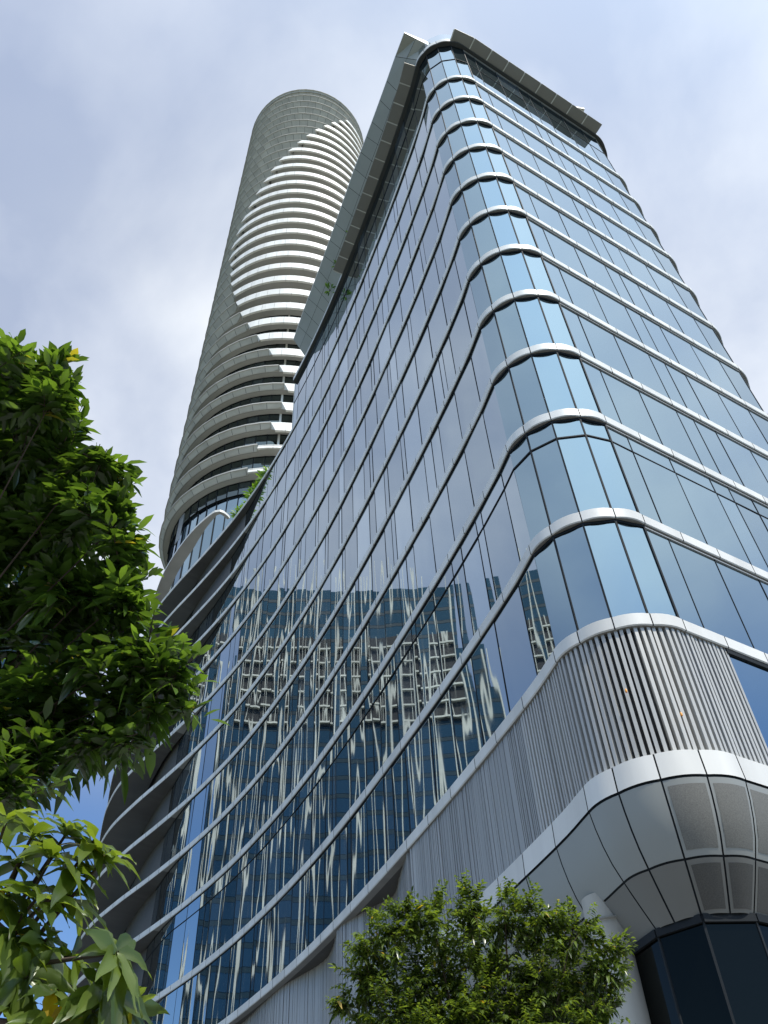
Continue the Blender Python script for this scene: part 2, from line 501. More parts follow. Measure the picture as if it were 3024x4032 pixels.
# ---- belt, bulging soffit in two rows of panels, shopfront below
i_b0 = idx_at_y(28.6)
def belt():
    mb = MB(); js = [I_C0, I_C0+6, I_C0+12, I_C0+18, I_C0+24]+list(range(I_C1, I_R1+1))
    d = 0; last = 0; left = []
    for i in range(I_C0, i_b0, -1):
        d += (OUT[i]-OUT[i-1]).length
        if d-last > 1.25: left.append(i-1); last = d
    joints = set(js+left); g = .018; seg = []
    for i in range(i_b0, I_END):
        a, b = OUT[i], OUT[i+1]; na, nb = NRM[i], NRM[i+1]; e = (b-a).normalized()
        a2 = a+e*g if i in joints else a; b2 = b-e*g if i+1 in joints else b
        seg.append((a2, na))
        if i+1 in joints or i+1 == I_END:
            seg.append((b2, nb)); mb.grid([[v3(p+n*.05, BZ0) for p, n in seg], [v3(p+n*.03, BZ1) for p, n in seg]], 0, True); seg = []
        mb.quad(v3(a+na*.0, BZ0), v3(b+nb*.0, BZ0), v3(b+nb*.0, BZ1-.02), v3(a+na*.0, BZ1-.02), 1)
        mb.quad(v3(a+na*.03, BZ1), v3(b+nb*.03, BZ1), v3(b-nb*.35, BZ1), v3(a-na*.35, BZ1), 0)
    mb.build('belt', [WHITE, FRAME], podium)
    return sorted(joints)
JB = belt()
def prof(u):
    """bull-nose section: (inset, height) for u 0..1 (upper row 0..0.5, lower row 0.5..1)"""
    P = [(-.03, BZ0-.03), (.05, 8.30+GZ), (.19, 7.76+GZ), (.42, 7.26+GZ), (.60, 6.90+GZ), (.77, 6.58+GZ), (.92, 6.30+GZ)]
    x = u*6; i = min(5, int(x)); t = x-i
    return (P[i][0]+(P[i+1][0]-P[i][0])*t, P[i][1]+(P[i+1][1]-P[i][1])*t)
def sof_pt(i, u, lift=0):
    t, z = prof(u); p = OUT[i]-NRM[i]*(t+lift*.7); return (p.x, p.y, z+lift*.7)
span = [j for j in JB if i_b0 <= j <= I_R1+1]
for a, b in zip(span[:-1], span[1:]):
    perf = a >= I_C0+12
    for r0, r1 in ((.0, .5), (.5, 1.)):
        ii = list(range(a, b+1))
        def row(u, pad, lift=0):
            out = []
            for n_, i in enumerate(ii):
                p = Vector(sof_pt(i, u, lift))
                if n_ == 0: q = Vector(sof_pt(ii[1], u, lift)); p = p+(q-p).normalized()*pad
                if n_ == len(ii)-1: q = Vector(sof_pt(ii[-2], u, lift)); p = p+(q-p).normalized()*pad
                out.append(tuple(p))
            return out
        us = [r0+.008+(r1-r0-.016)*k/4 for k in range(5)]
        mb = MB(); mb.grid([row(u, .02) for u in us], 0, True)
        o = mb.build('soffit_panel', SOFFIT if r0 == 0 else SOFFIT_SHADE, podium)
        if perf:
            mb = MB(); us2 = [r0+.05+(r1-r0-.1)*k/4 for k in range(5)]
            mb.grid([row(u, .085, -.006) for u in us2], 0, True)
            mb.build('perforated_sheet', PERF if r0 == 0 else PERF_SHADE, o)
mb = MB()
mb.grid([[sof_pt(i, u, .03) for i in range(i_b0, I_R1+2)] for u in (0, .17, .33, .5, .67, .83, 1)])
mb.build('soffit_backing', FRAME, podium)
# shopfront glass
gz1 = 6.30+GZ
gline = [Vector(sof_pt(i, 1.)[:2]) for i in (idx_at_y(26), idx_at_y(22), I_C0, I_C0+12, I_C0+24, I_C1+4, I_R1)]
mb = MB(); rng = random.Random(3)
for a, b in zip(gline[:-1], gline[1:]): pane(mb, a, b, .15, gz1, rng, .002)
wb = mb.build('shop_window', GL_D, podium)
mb = MB(); mullion_bars(mb, gline[1:], .15, gz1, .05, .05, .0)
for a, b in zip(gline[:-1], gline[1:]):
    mb.beam(v3(a, gz1-.05), v3(b, gz1-.05), .16, .16)
mb.build('shop_frame', [FRAME, TRIM], wb)
# column
mb = MB(); cx, cy, cr = 4.51, 19.84, .49
prof_c = [(cr+.03, .1), (cr+.03, .5), (cr, .52), (cr, 6.9+GZ), (cr, 7.5+GZ)]
mb.grid([[(cx+r*math.cos(2*math.pi*k/40), cy+r*math.sin(2*math.pi*k/40), z) for k in range(40)] for r, z in prof_c], 0, True, True)
co = mb.build('column', CONC, podium)
mb = MB()
mb.grid([[(cx+r*math.cos(2*math.pi*k/40), cy+r*math.sin(2*math.pi*k/40), z) for k in range(40)] for r, z in ((cr+.01, 6.90+GZ), (cr+.06, 6.91+GZ), (cr+.06, 6.95+GZ))], 0, True, True)
mb.build('collar', SOFFIT, co)
# two small amber lamps among the louvres
for p, z in (((5.50, 16.93), 11.15+GZ), ((6.55, 16.80), 10.35+GZ)):
    mb = MB(); mb.tube([(p[0], p[1], z-.05), (p[0], p[1], z+.02), (p[0], p[1], z+.05)], [.025, .03, .01], 8)
    am, nt, b_, N_, L_ = newmat('amber_lens'); b_.inputs['Base Color'].default_value = (.9, .38, .05, 1); b_.inputs['Roughness'].default_value = .3
    mb.build('amber_lamp', am, podium)

# ---- roof edge
ZR = H(0)
ledge(0, I_TOPEND, I_END, h=.8, proud=.12, mats=[WHITE, DARKSOF, FRAME], name='roof_ledge')
I_CANL = I_C0-3
def canopy_run(line, z, width, rise, seed):
    """row of outward shading panels standing off the roof edge, with pale brackets between"""
    nn = normals(line)
    cum = [0]
    for a, b in zip(line[:-1], line[1:]): cum.append(cum[-1]+(b-a).length)
    n = max(1, round(cum[-1]/1.5)); pos = []
    for q in range(n+1):
        s = cum[-1]*q/n; j = 0
        while j < len(cum)-2 and cum[j+1] < s: j += 1
        t = (s-cum[j])/(cum[j+1]-cum[j]); pos.append((line[j].lerp(line[j+1], t), nn[j].lerp(nn[j+1], t).normalized()))
    for (a, na), (b, nb) in zip(pos[:-1], pos[1:]):
        e = (b-a).normalized()*.035
        c = [v3(a+e+na*.12, z), v3(b-e+nb*.12, z), v3(b-e+nb*width, z+rise), v3(a+e+na*width, z+rise)]
        mb = MB(); mb.box8(c+[(x, y, zz+.06) for x, y, zz in c])
        o = mb.build('canopy_panel', CANOPY, podium)
        mb = MB(); mb.beam(v3(a-na*.05, z-.03), v3(a+na*(width-.03), z+rise-.03), .075, .08)
        mb.build('bracket', WHITE, o)
zc = ZR+.18
canopy_run([right_pt(6.75+.25)+Vector((-.35, -.1))]+RIGHTJ[0:9], zc, .92, .10, 1)
canopy_run([OUT[i] for i in range(idx_at_y(34.2), I_C0+1)], zc, 1.0, .12, 2)
# dark gutter behind the canopies
mb = MB(); gi = list(range(I_TOPEND, I_END+1))
mb.grid([[v3(OUT[i]+NRM[i]*.16, ZR-.05) for i in gi], [v3(OUT[i]+NRM[i]*.18, ZR+.06) for i in gi]])
mb.grid([[v3(OUT[i]-NRM[i]*.2, ZR-.06) for i in gi], [v3(OUT[i]+NRM[i]*.16, ZR-.05) for i in gi]])
mb.build('gutter', BACK, podium)
# glass parapet round the corner
pl = [OUT[i]+NRM[i]*.02 for i in range(I_C0-2, I_C1+1)]
for q in range(0, len(pl)-1, 6):
    seg = pl[q:q+7]
    if len(seg) > 1:
        mb = MB(); mb.grid([[v3(p, ZR+.75) for p in seg], [v3(p, ZR+2.4) for p in seg]], 0, True)
        mb.build('parapet_glass', CLEAR, podium)
# overhanging upper roof, panelled underneath
ZO = 68.4+GZ
eo = catmull([(3.52, 16.7), (2.81, 18.25), (2.1, 19.9), (.82, 22.8), (-.78, 26.35), (-2.72, 30.9), (-4.55, 35.1), (-6.32, 39.0), (-7.6, 42.0)], 1.45)
ein = []
for q, p in enumerate(eo):
    j = min(range(N_TAIL, I_C0+1), key=lambda i: (OUT[i]-p-Vector((1.7, .75))).length)
    ein.append(OUT[j]-NRM[j]*.1)
ein[0] = Vector((5.25, 17.45)); ein[1] = Vector((4.45, 18.0))
def oh(q, u):
    p = ein[q].lerp(eo[q], u); return (p.x, p.y, ZR+.75+(ZO-ZR-.75)*u if q > 0 else ZO-.02-(.6*(1-u)))
mb = MB()
for q in range(len(eo)-1):
    for u0, u1 in ((0, .52), (.52, 1)):
        c = [Vector(oh(q, u0)), Vector(oh(q+1, u0)), Vector(oh(q+1, u1)), Vector(oh(q, u1))]
        ctr = sum(c, Vector())/4
        mb.quad(*[tuple(p+(ctr-p).normalized()*.022) for p in c], 0)
mb.grid([[tuple(Vector(oh(q, u))+Vector((.03, .01, .05))) for q in range(len(eo))] for u in (0, 1)], 1)
edge = [v3(p, ZO) for p in eo][::-1]
mb.grid([[(x, y, z) for x, y, z in edge], [(x, y, z+.2) for x, y, z in edge]], 2)
e0 = Vector(edge[-1]); e1 = Vector((5.3, 17.45, e0.z))
mb.quad(tuple(e0), tuple(e1), tuple(e1+Vector((0, 0, .25))), tuple(e0+Vector((0, 0, .25))), 2)
mb.quad(tuple(e0), tuple(e1), tuple(Vector(oh(0, 0))), tuple(e0-Vector((0, 0, .02))), 0)
# far end of the same slab shows over the front canopy
f0 = Vector((15.75, 22.35, e0.z)); f1 = Vector((17.55, 22.75, e0.z)); f2 = Vector((17.45, 23.4, e0.z-.1))
mb.poly([tuple(f0), tuple(f1), tuple(f2), tuple(f0+Vector((.2, .9, -.1)))], 0)
mb.quad(tuple(f0), tuple(f1), tuple(f1+Vector((0, 0, .22))), tuple(f0+Vector((0, 0, .22))), 2)
rp = [tuple(Vector(p)+Vector((0, 0, .2))) for p in edge]+[tuple(e1+Vector((0, 0, .22))), tuple(f0+Vector((0, 0, .22))), tuple(f1+Vector((0, 0, .22))), (17, 26, e0.z+.2), (8, 46, e0.z+.2), (-2, 52, e0.z+.2)]
mb.poly(rp, 2)
mb.build('roof_overhang', [OVERH, FRAME, WHITE2], podium)

# ---- ledge of the roof level that continues only beside the tower and curls inward (terrace gap between)
curl = [Vector(p) for p in ((-16.1, 59.6), (-16.6, 58.75), (-17.5, 58.6))]
z_curl = 62.95+GZ
cl = catmull([tuple(p) for p in curl]+[(-19.4, 60.2), (-21.2, 62.2), (-23.2, 64.9), (-24.9, 67.6), (-26.4, 70.6), (-27.6, 73.4), (-29.0, 77), (-30.0, 80)], .5)
cn = normals(cl); cn = [-n for n in cn]
mb = MB(); z = z_curl
w_ = [.35+1.0*smooth01(i/18) for i in range(len(cl))]
mb.grid([[v3(p, z) for p in cl], [v3(p, z+.3) for p in cl]], 0)
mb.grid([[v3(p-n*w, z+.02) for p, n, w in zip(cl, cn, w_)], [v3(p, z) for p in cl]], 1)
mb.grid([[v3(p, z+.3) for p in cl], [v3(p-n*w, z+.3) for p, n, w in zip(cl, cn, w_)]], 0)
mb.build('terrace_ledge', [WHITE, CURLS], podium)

# ------------------------------------------------------------------ the round tower
tower = thing('round_tower', 'tall round residential tower wrapped in white balcony bands and beige sunshades, behind the glass block', 'building')
ZT0, DZ, NR = 81.3+GZ, 4.65, 34
BND = [(62, -10), (83, -6), (88, -1), (93, 5), (97.5, 7.7), (102.3, 5.9), (106.9, 1), (111.4, -6.8), (116.2, -14.3), (120.7, -21.1), (125.4, -26.9), (131.2, -32.1),
       (135.8, -36.7), (141.1, -40.3), (146.4, -43.2), (156.4, -43.2), (160.9, -39.1), (165.2, -36.1), (169.6, -31.2), (173.5, -26.3),
       (178.1, -20.9), (182.4, -16.3), (187.4, -10.2), (191, -4.6), (195.6, 1.7), (199.2, 7.5), (204.4, 14.9), (208.5, 21.2), (212.4, 28),
       (217.5, 35.4), (221.8, 42.7), (226.9, 51.2), (229.5, 57), (230.5, 140), (260, 140)]
def boundary(h):
    for (h0, t0), (h1, t1) in zip(BND[:-1], BND[1:]):
        if h0 <= h <= h1: return t0+(t1-t0)*(h-h0)/(h1-h0)
    return 140
PW = 7.2
for r in range(NR):
    zt = ZT0+r*DZ; h = zt-GZ
    Rr = 16.45-.95*r/(NR-1)
    b0 = boundary(h)
    off = (r*2.1) % PW
    slant = 3.6 if h > 148 else -2.6
    g_ = smooth01((h-100)/55)
    HB = 1.9
    a_in = .60+.75*g_; b_in = .72+.83*g_
    # beige shades: separate panels with gaps, thin pale lip above
    mb = MB()
    ts = [-180+off+PW*q for q in range(52)]
    last_end = None
    for t in ts:
        t0 = t; t1 = t+PW
        if b0 < 139:
            if t0 >= b0 and t0 < 128: continue
            if t1 > b0 and t0 < b0: t1 = b0
        if t1-t0 < .6: continue
        gp = .11
        def q_(th, u): p = tower_pt(th, Rr-a_in*u); return v3(p, zt-.06-b_in*u)
        mb.quad(q_(t0+gp, .03), q_(t1-gp, .03), q_(t1-gp, 1), q_(t0+gp, 1), 0)
        # little return at the foot of every panel
        p0 = tower_pt(t0+gp, Rr-a_in); p1 = tower_pt(t1-gp, Rr-a_in); zf = zt-.06-b_in
        pi0 = tower_pt(t0+gp, Rr-a_in-.12); pi1 = tower_pt(t1-gp, Rr-a_in-.12)
        mb.quad(v3(p0, zf), v3(p1, zf), v3(pi1, zf+.1), v3(pi0, zf+.1), 0)
        # backing seen in the gaps
        def k_(th, u): p = tower_pt(th, Rr-.12-a_in*u); return v3(p, zt-.06-b_in*u)
        mb.quad(k_(t0, 0), k_(t1, 0), k_(t1, .97), k_(t0, .97), 2)
        # lip
        l0 = tower_pt(t0, Rr+.05); l1 = tower_pt(t1, Rr+.05)
        mb.quad(v3(l0, zt-.12), v3(l1, zt-.12), v3(l1, zt+.10), v3(l0, zt+.10), 1)
        k0 = tower_pt(t0, Rr-.1); k1 = tower_pt(t1, Rr-.1)
        mb.quad(v3(k0, zt-.10), v3(k1, zt-.10), v3(l1, zt-.12), v3(l0, zt-.12), 1)
    mb.build('sunshade_band', [BEIGE, PLASTER, BACK], tower)
    # white balcony band
    if b0 < 139:
        low = h < 90
        hb = .75 if low else HB
        mb = MB(); t = b0; first = True
        rr0 = Rr-(.2 if low else 0)
        while t < 130:
            t1 = min(t+PW, 130)
            g = .06
            n = 3
            for s in range(n):
                u0 = t+(t1-t)*s/n; u1 = t+(t1-t)*(s+1)/n
                if s == 0: u0 += g
                if s == n-1: u1 -= g
                lo = u0-(slant if first and s == 0 and not low else 0)
                A = tower_pt(lo, rr0+.12); B = tower_pt(u1, rr0+.12); C = tower_pt(u1, rr0); D = tower_pt(u0, rr0)
                mb.quad(v3(A, zt-hb), v3(B, zt-hb), v3(C, zt), v3(D, zt), 0)
                Ai = tower_pt(lo, rr0-.25); Bi = tower_pt(u1, rr0-.25)
                mb.quad(v3(Ai, zt-hb+.02), v3(Bi, zt-hb+.02), v3(B, zt-hb), v3(A, zt-hb), 0)
                mb.quad(v3(D, zt), v3(C, zt), v3(tower_pt(u1, rr0-.35), zt), v3(tower_pt(u0, rr0-.35), zt), 0)
            first = False; t = t1
        if not low:                      # closing cheek between the sloped shade and the balcony front
            mb.poly([v3(tower_pt(b0, Rr-.02), zt-.05), v3(tower_pt(b0, Rr-a_in), zt-.06-b_in), v3(tower_pt(b0-slant, Rr+.1), zt-hb)], 0)
            mb.poly([v3(tower_pt(b0, Rr-.02), zt-.05), v3(tower_pt(b0-slant, Rr+.1), zt-hb), v3(tower_pt(b0, Rr+.05), zt-.02)], 0)
        mb.build('balcony_band', [WHITE2], tower)
    # slab and soffit
    mb = MB(); th = [4*q-180 for q in range(91)]
    zs = zt-b_in-.02
    mb.grid([[v3(tower_pt(t, 12.6), zs) for t in th], [v3(tower_pt(t, Rr-.15 if t > b0 and t < 130 else Rr-a_in+.05), zs+.004) for t in th]], 0, True)
    mb.grid([[v3(tower_pt(t, Rr-.12), zt-.2) for t in th], [v3(tower_pt(t, 12.6), zt-.2) for t in th]], 0)
    mb.build('soffit', PLASTER, tower)
    # glass wall of the storey
    mb = MB(); rng = random.Random(r)
    gt = list(range(-180, 180, 6))
    z0 = zt-.2-DZ if r else zt-3.2; z1 = zs
    rg = Rr-a_in-.95
    for t in gt:
        pane(mb, tower_pt(t, rg), tower_pt(t+6, rg), z0+.2, z1, rng, .004)
    o = mb.build('window_band', GL_T, tower)
    if r < 16:
        mb = MB()
        for t in gt:
            if -100 < t < 60:
                p = tower_pt(t, rg+.04); e = (tower_pt(t+1, rg)-tower_pt(t-1, rg)).normalized()
                mb.bar(p.x, p.y, e.x, e.y, .09 if t != 6 else .3, .08, z0+.2, z1, 1 if t == 6 else 0)
        ring_ = [v3(tower_pt(t, rg+.04), z1-.06) for t in gt if -101 < t < 61]
        for p, q in zip(ring_[:-1], ring_[1:]): mb.beam(p, q, .06, .09)
        mb.build('mullion_grid', [FRAME, WHITE2], o)
        for t in (30, 44):         # air-conditioning plant on the balconies
            mb = MB(); p = tower_pt(t, rg+.45); e = (tower_pt(t+1, rg)-tower_pt(t-1, rg)).normalized()
            mb.bar(p.x, p.y, e.x, e.y, 1.0, .6, z1-1.5, z1-.35); mb.bar(p.x, p.y, e.x, e.y, .7, .64, z1-1.4, z1-.5, 1)
            mb.build('air_conditioner', [FRAME, DARKSOF], tower)
# crown
mb = MB(); th = [4*q-180 for q in range(90)]
zt = ZT0+NR*DZ-.9
mb.grid([[v3(tower_pt(t, 15.1), zt-DZ+.2) for t in th], [v3(tower_pt(t, 15.3), zt-DZ+1.0) for t in th], [v3(tower_pt(t, 14.9), zt-DZ+1.0) for t in th]], 0, False, True)
mb.poly([v3(tower_pt(t, 14.9), zt-DZ+.9) for t in th])
mb.build('crown_wall', BEIGE, tower)
# lobby: tall glass storey below the lowest shade, dark frieze above it
mb = MB(); rng = random.Random(77)
ztop = 78.5+GZ; zlow = 57+GZ
for t in range(-114, 60, 6):
    zz = ztop-(1.1 if t > -18 else 0)*0
    pane(mb, tower_pt(t, 14.6), tower_pt(t+6, 14.6), zlow, ztop, rng, .01)
o = mb.build('lobby_window', GL_R, tower)
mb = MB()
for t in range(-114, 66, 6):
    p = tower_pt(t, 14.65); e = (tower_pt(t+1, 14)-tower_pt(t-1, 14)).normalized(); mb.bar(p.x, p.y, e.x, e.y, .08, .1, zlow, ztop)
    for zz in (zlow+.1, ztop-.1): mb.beam(v3(p, zz), v3(tower_pt(t+6, 14.65), zz), .08, .1)
mb.build('mullion_grid', FRAME, o)
mb = MB()
ft = [-114+6*q for q in range(31)]
for a, b in zip(ft[:-1], ft[1:]):
    mb.quad(v3(tower_pt(a+.15, 14.8), ztop), v3(tower_pt(b-.15, 14.8), ztop), v3(tower_pt(b-.15, 14.8), ZT0-.7), v3(tower_pt(a+.15, 14.8), ZT0-.7), 0)
mb.grid([[v3(tower_pt(t, 14.5), ztop-.02) for t in ft], [v3(tower_pt(t, 14.82), ztop-.02) for t in ft]], 1)
mb.grid([[v3(tower_pt(t, 14.76), ztop) for t in ft], [v3(tower_pt(t, 14.76), ZT0-.7) for t in ft]], 1)
mb.build('frieze', [mat_plain('dark_cladding', (.075, .075, .07), .6, 0, .15), FRAME], tower)
mb = MB()
for t in (-52, -50.7, -49.4, -48.1):
    p = tower_pt(t, 14.95); e = (tower_pt(t+1, 14)-tower_pt(t-1, 14)).normalized(); mb.bar(p.x, p.y, e.x, e.y, .2, .1, ztop-3, ZT0-1.0)
mb.build('vent_louvre', TRIM, tower)
mb = MB()
mb.grid([[v3(tower_pt(t, 13.2), .1) for t in th], [v3(tower_pt(t, 13.2), ZT0) for t in th]], 0, False, True)
mb.build('core_wall', DARKSOF, tower)

# ------------------------------------------------------------------ plants
def leaf(mb, base, d, side, L, W, fold=.25, droop=.25, m=0):
    """one folded, drooping blade"""
    d = d.normalized(); side = (side-d*side.dot(d))
    if side.length < 1e-4: side = d.orthogonal()
    side.normalize(); up = side.cross(d)
    if up.z < 0: up = -up
    def P(t, s, w): return base+d*(L*t)+side*(s*w*W)+up*(abs(s)*w*W*fold)-Vector((0, 0, 1))*(droop*L*t*t)
    c0 = P(0, 0, 0); l1 = P(.3, -1, .46); r1 = P(.3, 1, .46); c1 = P(.33, 0, 0); l2 = P(.66, -1, .42); r2 = P(.66, 1, .42); c2 = P(.68, 0, 0); tip = P(1.02, 0, 0)
    n = len(mb.v); mb.v += [tuple(p) for p in (c0, l1, c1, r1, l2, c2, r2, tip)]
    for f in ((0, 2, 1), (0, 3, 2), (1, 2, 5, 4), (2, 3, 6, 5), (4, 5, 7), (5, 6, 7)):
        mb.f.append(tuple(n+i for i in f)); mb.m.append(m); mb.sm.append(True)

def broad_leaf(mb, base, d, side, L, W, fold, droop, rng):
    d = d.normalized(); side = side-d*side.dot(d)
    if side.length < 1e-4: side = d.orthogonal()
    side.normalize(); up = side.cross(d)
    if up.z < 0: up = -up
    ph = rng.uniform(0, 6); wv = rng.uniform(.01, .05); bend = rng.uniform(-.12, .12)
    def P(t, s, w):
        return base+d*(L*t)+side*(s*w*W+bend*L*t*t)+up*(abs(s)*w*W*fold+abs(s)*wv*L*math.sin(t*13+ph+s))-Vector((0, 0, 1))*(droop*L*t*t)
    st = [(0, .03), (.10, .22), (.26, .42), (.45, .50), (.64, .43), (.82, .24), (.94, .09), (1.05, .0)]
    rows = [[P(t, -1, w), P(t, -.5, w), P(t, 0, 0), P(t, .5, w), P(t, 1, w)] for t, w in st]
    mb.grid(rows, 0, True)

def rv(rng):
    while True:
        v = Vector((rng.uniform(-1, 1), rng.uniform(-1, 1), rng.uniform(-1, 1)))
        if .05 < v.length < 1: return v.normalized()

def spray(mb, tw, base, d, n, tl, L, W, rng, droop, spread=.75):
    """twig with alternate leaves"""
    d = d.normalized(); side = d.cross(Vector((0, 0, 1)))
    side = side.normalized() if side.length > .05 else Vector((1, 0, 0))
    end = base+d*tl-Vector((0, 0, .18*tl))
    if tw is not None: tw.tube([base, base+d*tl*.5-Vector((0, 0, .05*tl)), end], [.006*tl/.4, .004*tl/.4, .002], 4)
    for q in range(n):
        t = (q+.6)/n; p = base.lerp(end, t); s = 1 if q % 2 else -1
        ld = d*(1-spread*(1-.5*t))+side*s*spread+Vector((0, 0, rng.uniform(-.25, .35)))+rv(rng)*.22
        if q == n-1: ld = d+rv(rng)*.15
        sd = ld.cross(Vector((0, 0, 1)))+rv(rng)*.45
        leaf(mb, p, ld, sd, L*rng.uniform(.75, 1.15), W*rng.uniform(.85, 1.15), rng.uniform(.1, .35), droop*rng.uniform(.5, 1.5))

def crown(name, blobs, leafmat, rng, per_area, n, tl, L, W, droop, parent, core=.35, up=.35, twigs=True, gather=6):
    mb = MB(); tw = MB()
    for (x, y, z, r) in blobs:
        c = Vector((x, y, z)); cnt = int(per_area*r*r)
        nb = max(7, int(cnt/gather)); boughs = []
        for _ in range(nb):                       # leaf sprays gather on boughs, with gaps between them
            v = rv(rng); v.z = v.z*.9+.08
            boughs.append((v, r*(rng.uniform(.68, 1.08) if rng.random() > core else rng.uniform(.25, .7))))
        for _ in range(cnt):
            v0, rad = rng.choice(boughs)
            v = (v0+rv(rng)*.30*rng.random()**.5).normalized()
            p = c+v*(rad+rng.uniform(-.10, .08)*r)
            d = v+Vector((0, 0, up))+rv(rng)*.45
            k_ = rng.uniform(.7, 1.25)
            spray(mb, tw if twigs and rng.random() < .5 else None, p-d.normalized()*tl*.6, d, n, tl*k_, L*rng.uniform(.72, 1.12), W*rng.uniform(.8, 1.15), rng, droop*rng.uniform(.4, 1.5))
    n0 = len(mb.v); mb.v += tw.v; mb.f += [tuple(i+n0 for i in f) for f in tw.f]; mb.m += [1]*len(tw.f); mb.sm += tw.sm
    return mb.build('crown', [leafmat, BARK], parent)

TREE_A = [(-2.47, 3.05, 6.4, 0.23), (-2.29, 3.11, 6.45, 0.2), (-2.17, 3.19, 6.19, 0.19), (-2.48, 3.37, 6.31, 0.35), (-1.91, 3.48, 5.96, 0.19), (-2.18, 3.53, 6.07, 0.27), (-2.65, 3.79, 6.17, 0.46), (-1.95, 3.73, 5.73, 0.28), (-1.71, 3.71, 5.58, 0.19), (-2.32, 4.04, 5.69, 0.45), (-1.75, 3.9, 5.37, 0.18), (-1.99, 4.02, 5.27, 0.33), (-1.69, 3.99, 5.14, 0.15), (-2.8, 4.27, 5.63, 0.49), (-2.31, 4.28, 5.11, 0.43), (-1.8, 4.17, 4.88, 0.25), (-1.53, 4.08, 4.79, 0.18), (-1.35, 4.14, 4.62, 0.16), (-1.27, 4.26, 4.49, 0.11), (-1.45, 4.21, 4.47, 0.17), (-1.69, 4.23, 4.5, 0.24), (-2.05, 4.3, 4.54, 0.34), (-2.4, 4.3, 4.66, 0.4), (-1.8, 4.22, 4.25, 0.17), (-1.57, 4.19, 4.25, 0.12), (-2.03, 4.19, 4.13, 0.16), (-2.25, 4.17, 4.19, 0.21), (-3.15, 3.49, 6.52, 0.53), (-3.29, 4.07, 5.94, 0.66), (-3.15, 4.43, 4.98, 0.67)]
TREE_C = [(-0.38, 8.67, 4.65, 0.28), (-0.09, 8.63, 4.79, 0.29), (0.24, 8.7, 4.89, 0.32), (0.62, 8.77, 4.94, 0.31), (0.99, 8.74, 4.91, 0.31), (1.33, 8.72, 4.85, 0.29), (1.66, 8.71, 4.72, 0.29), (1.86, 8.74, 4.51, 0.24), (1.94, 8.8, 4.27, 0.19), (1.88, 8.87, 4.07, 0.18), (-0.43, 8.75, 4.4, 0.28), (-0.59, 8.7, 4.19, 0.18), (0.07, 9.04, 4.51, 0.51), (0.67, 9.13, 4.5, 0.56), (1.27, 9.08, 4.46, 0.53), (1.61, 9.08, 4.27, 0.39), (-0.18, 8.86, 4.06, 0.48), (0.47, 8.98, 3.98, 0.62), (1.12, 8.93, 3.93, 0.57), (1.58, 8.77, 3.9, 0.3), (1.92, 8.33, 3.68, 0.09), (1.8, 8.36, 3.66, 0.12), (0.85, 9.06, 3.53, 0.77), (0.0, 9.09, 3.58, 0.77)]
ROS = [(-1.35, 2.67, 3.0), (-1.23, 2.64, 2.92), (-1.13, 2.68, 2.94), (-1.05, 2.72, 2.92), (-1.13, 2.61, 2.83), (-1.26, 2.67, 2.84), (-1.06, 2.66, 2.79), (-0.99, 2.71, 2.86), (-1.24, 2.61, 2.71), (-1.12, 2.56, 2.68), (-1.11, 2.77, 2.76), (-1.17, 2.58, 2.58), (-1.09, 2.62, 2.57), (-1.05, 2.75, 2.57), (-1.09, 2.55, 2.44), (-1.01, 2.59, 2.42), (-1.13, 2.55, 2.38), (-0.82, 2.48, 2.47), (-0.85, 2.54, 2.4), (-0.88, 2.55, 2.34), (-0.81, 2.68, 2.37), (-0.98, 2.52, 2.31)]

def limbs(blobs, fork, every, r0, mb):
    for q, (x, y, z, r) in enumerate(blobs):
        if q % every: continue
        a = Vector(fork); b = Vector((x, y, z)); m_ = a.lerp(b, .5)+Vector((0, 0, -.12))+rv(rng)*.08
        mb.tube([a, a.lerp(m_, .5), m_, m_.lerp(b, .6), b], [r0, r0*.75, r0*.5, r0*.33, r0*.15], 6)

rng = random.Random(11)
ta = thing('street_tree', 'dark green street tree with glossy pointed leaves filling the left edge of the view', 'tree')
mb = MB(); mb.tube([(-3.3, 4.3, -.1), (-3.25, 4.3, 1.2), (-3.3, 4.35, 2.4), (-3.1, 4.2, 3.6), (-2.95, 4.05, 4.6), (-2.8, 3.8, 5.6)], [.17, .14, .125, .11, .085, .05], 12)
limbs(TREE_A, (-3.05, 4.2, 4.1), 2, .015, mb)
mb.build('trunk', BARK, ta)
crown('a', TREE_A+[(-2.1, 4.1, 3.95, .16), (-2.3, 4.05, 3.9, .18), (-2.6, 4.1, 4.05, .25)], LEAF1, rng, 760, 7, .26, .150, .052, .35, ta)

rng = random.Random(12)
tcx = thing('small_tree', 'fine leaved bushy green tree standing in front of the louvred wall and the stone column', 'tree')
mb = MB(); mb.tube([(.75, 9.2, -.1), (.72, 9.2, 1.2), (.7, 9.15, 2.4), (.68, 9.1, 3.3)], [.13, .11, .10, .07], 12)
limbs(TREE_C, (.7, 9.15, 2.5), 2, .03, mb)
mb.build('trunk', BARK, tcx)
crown('c', [(x, y, z-.07, r) for x, y, z, r in TREE_C], LEAF3, rng, 760, 12, .19, .070, .030, .55, tcx, core=.36, gather=2.3)

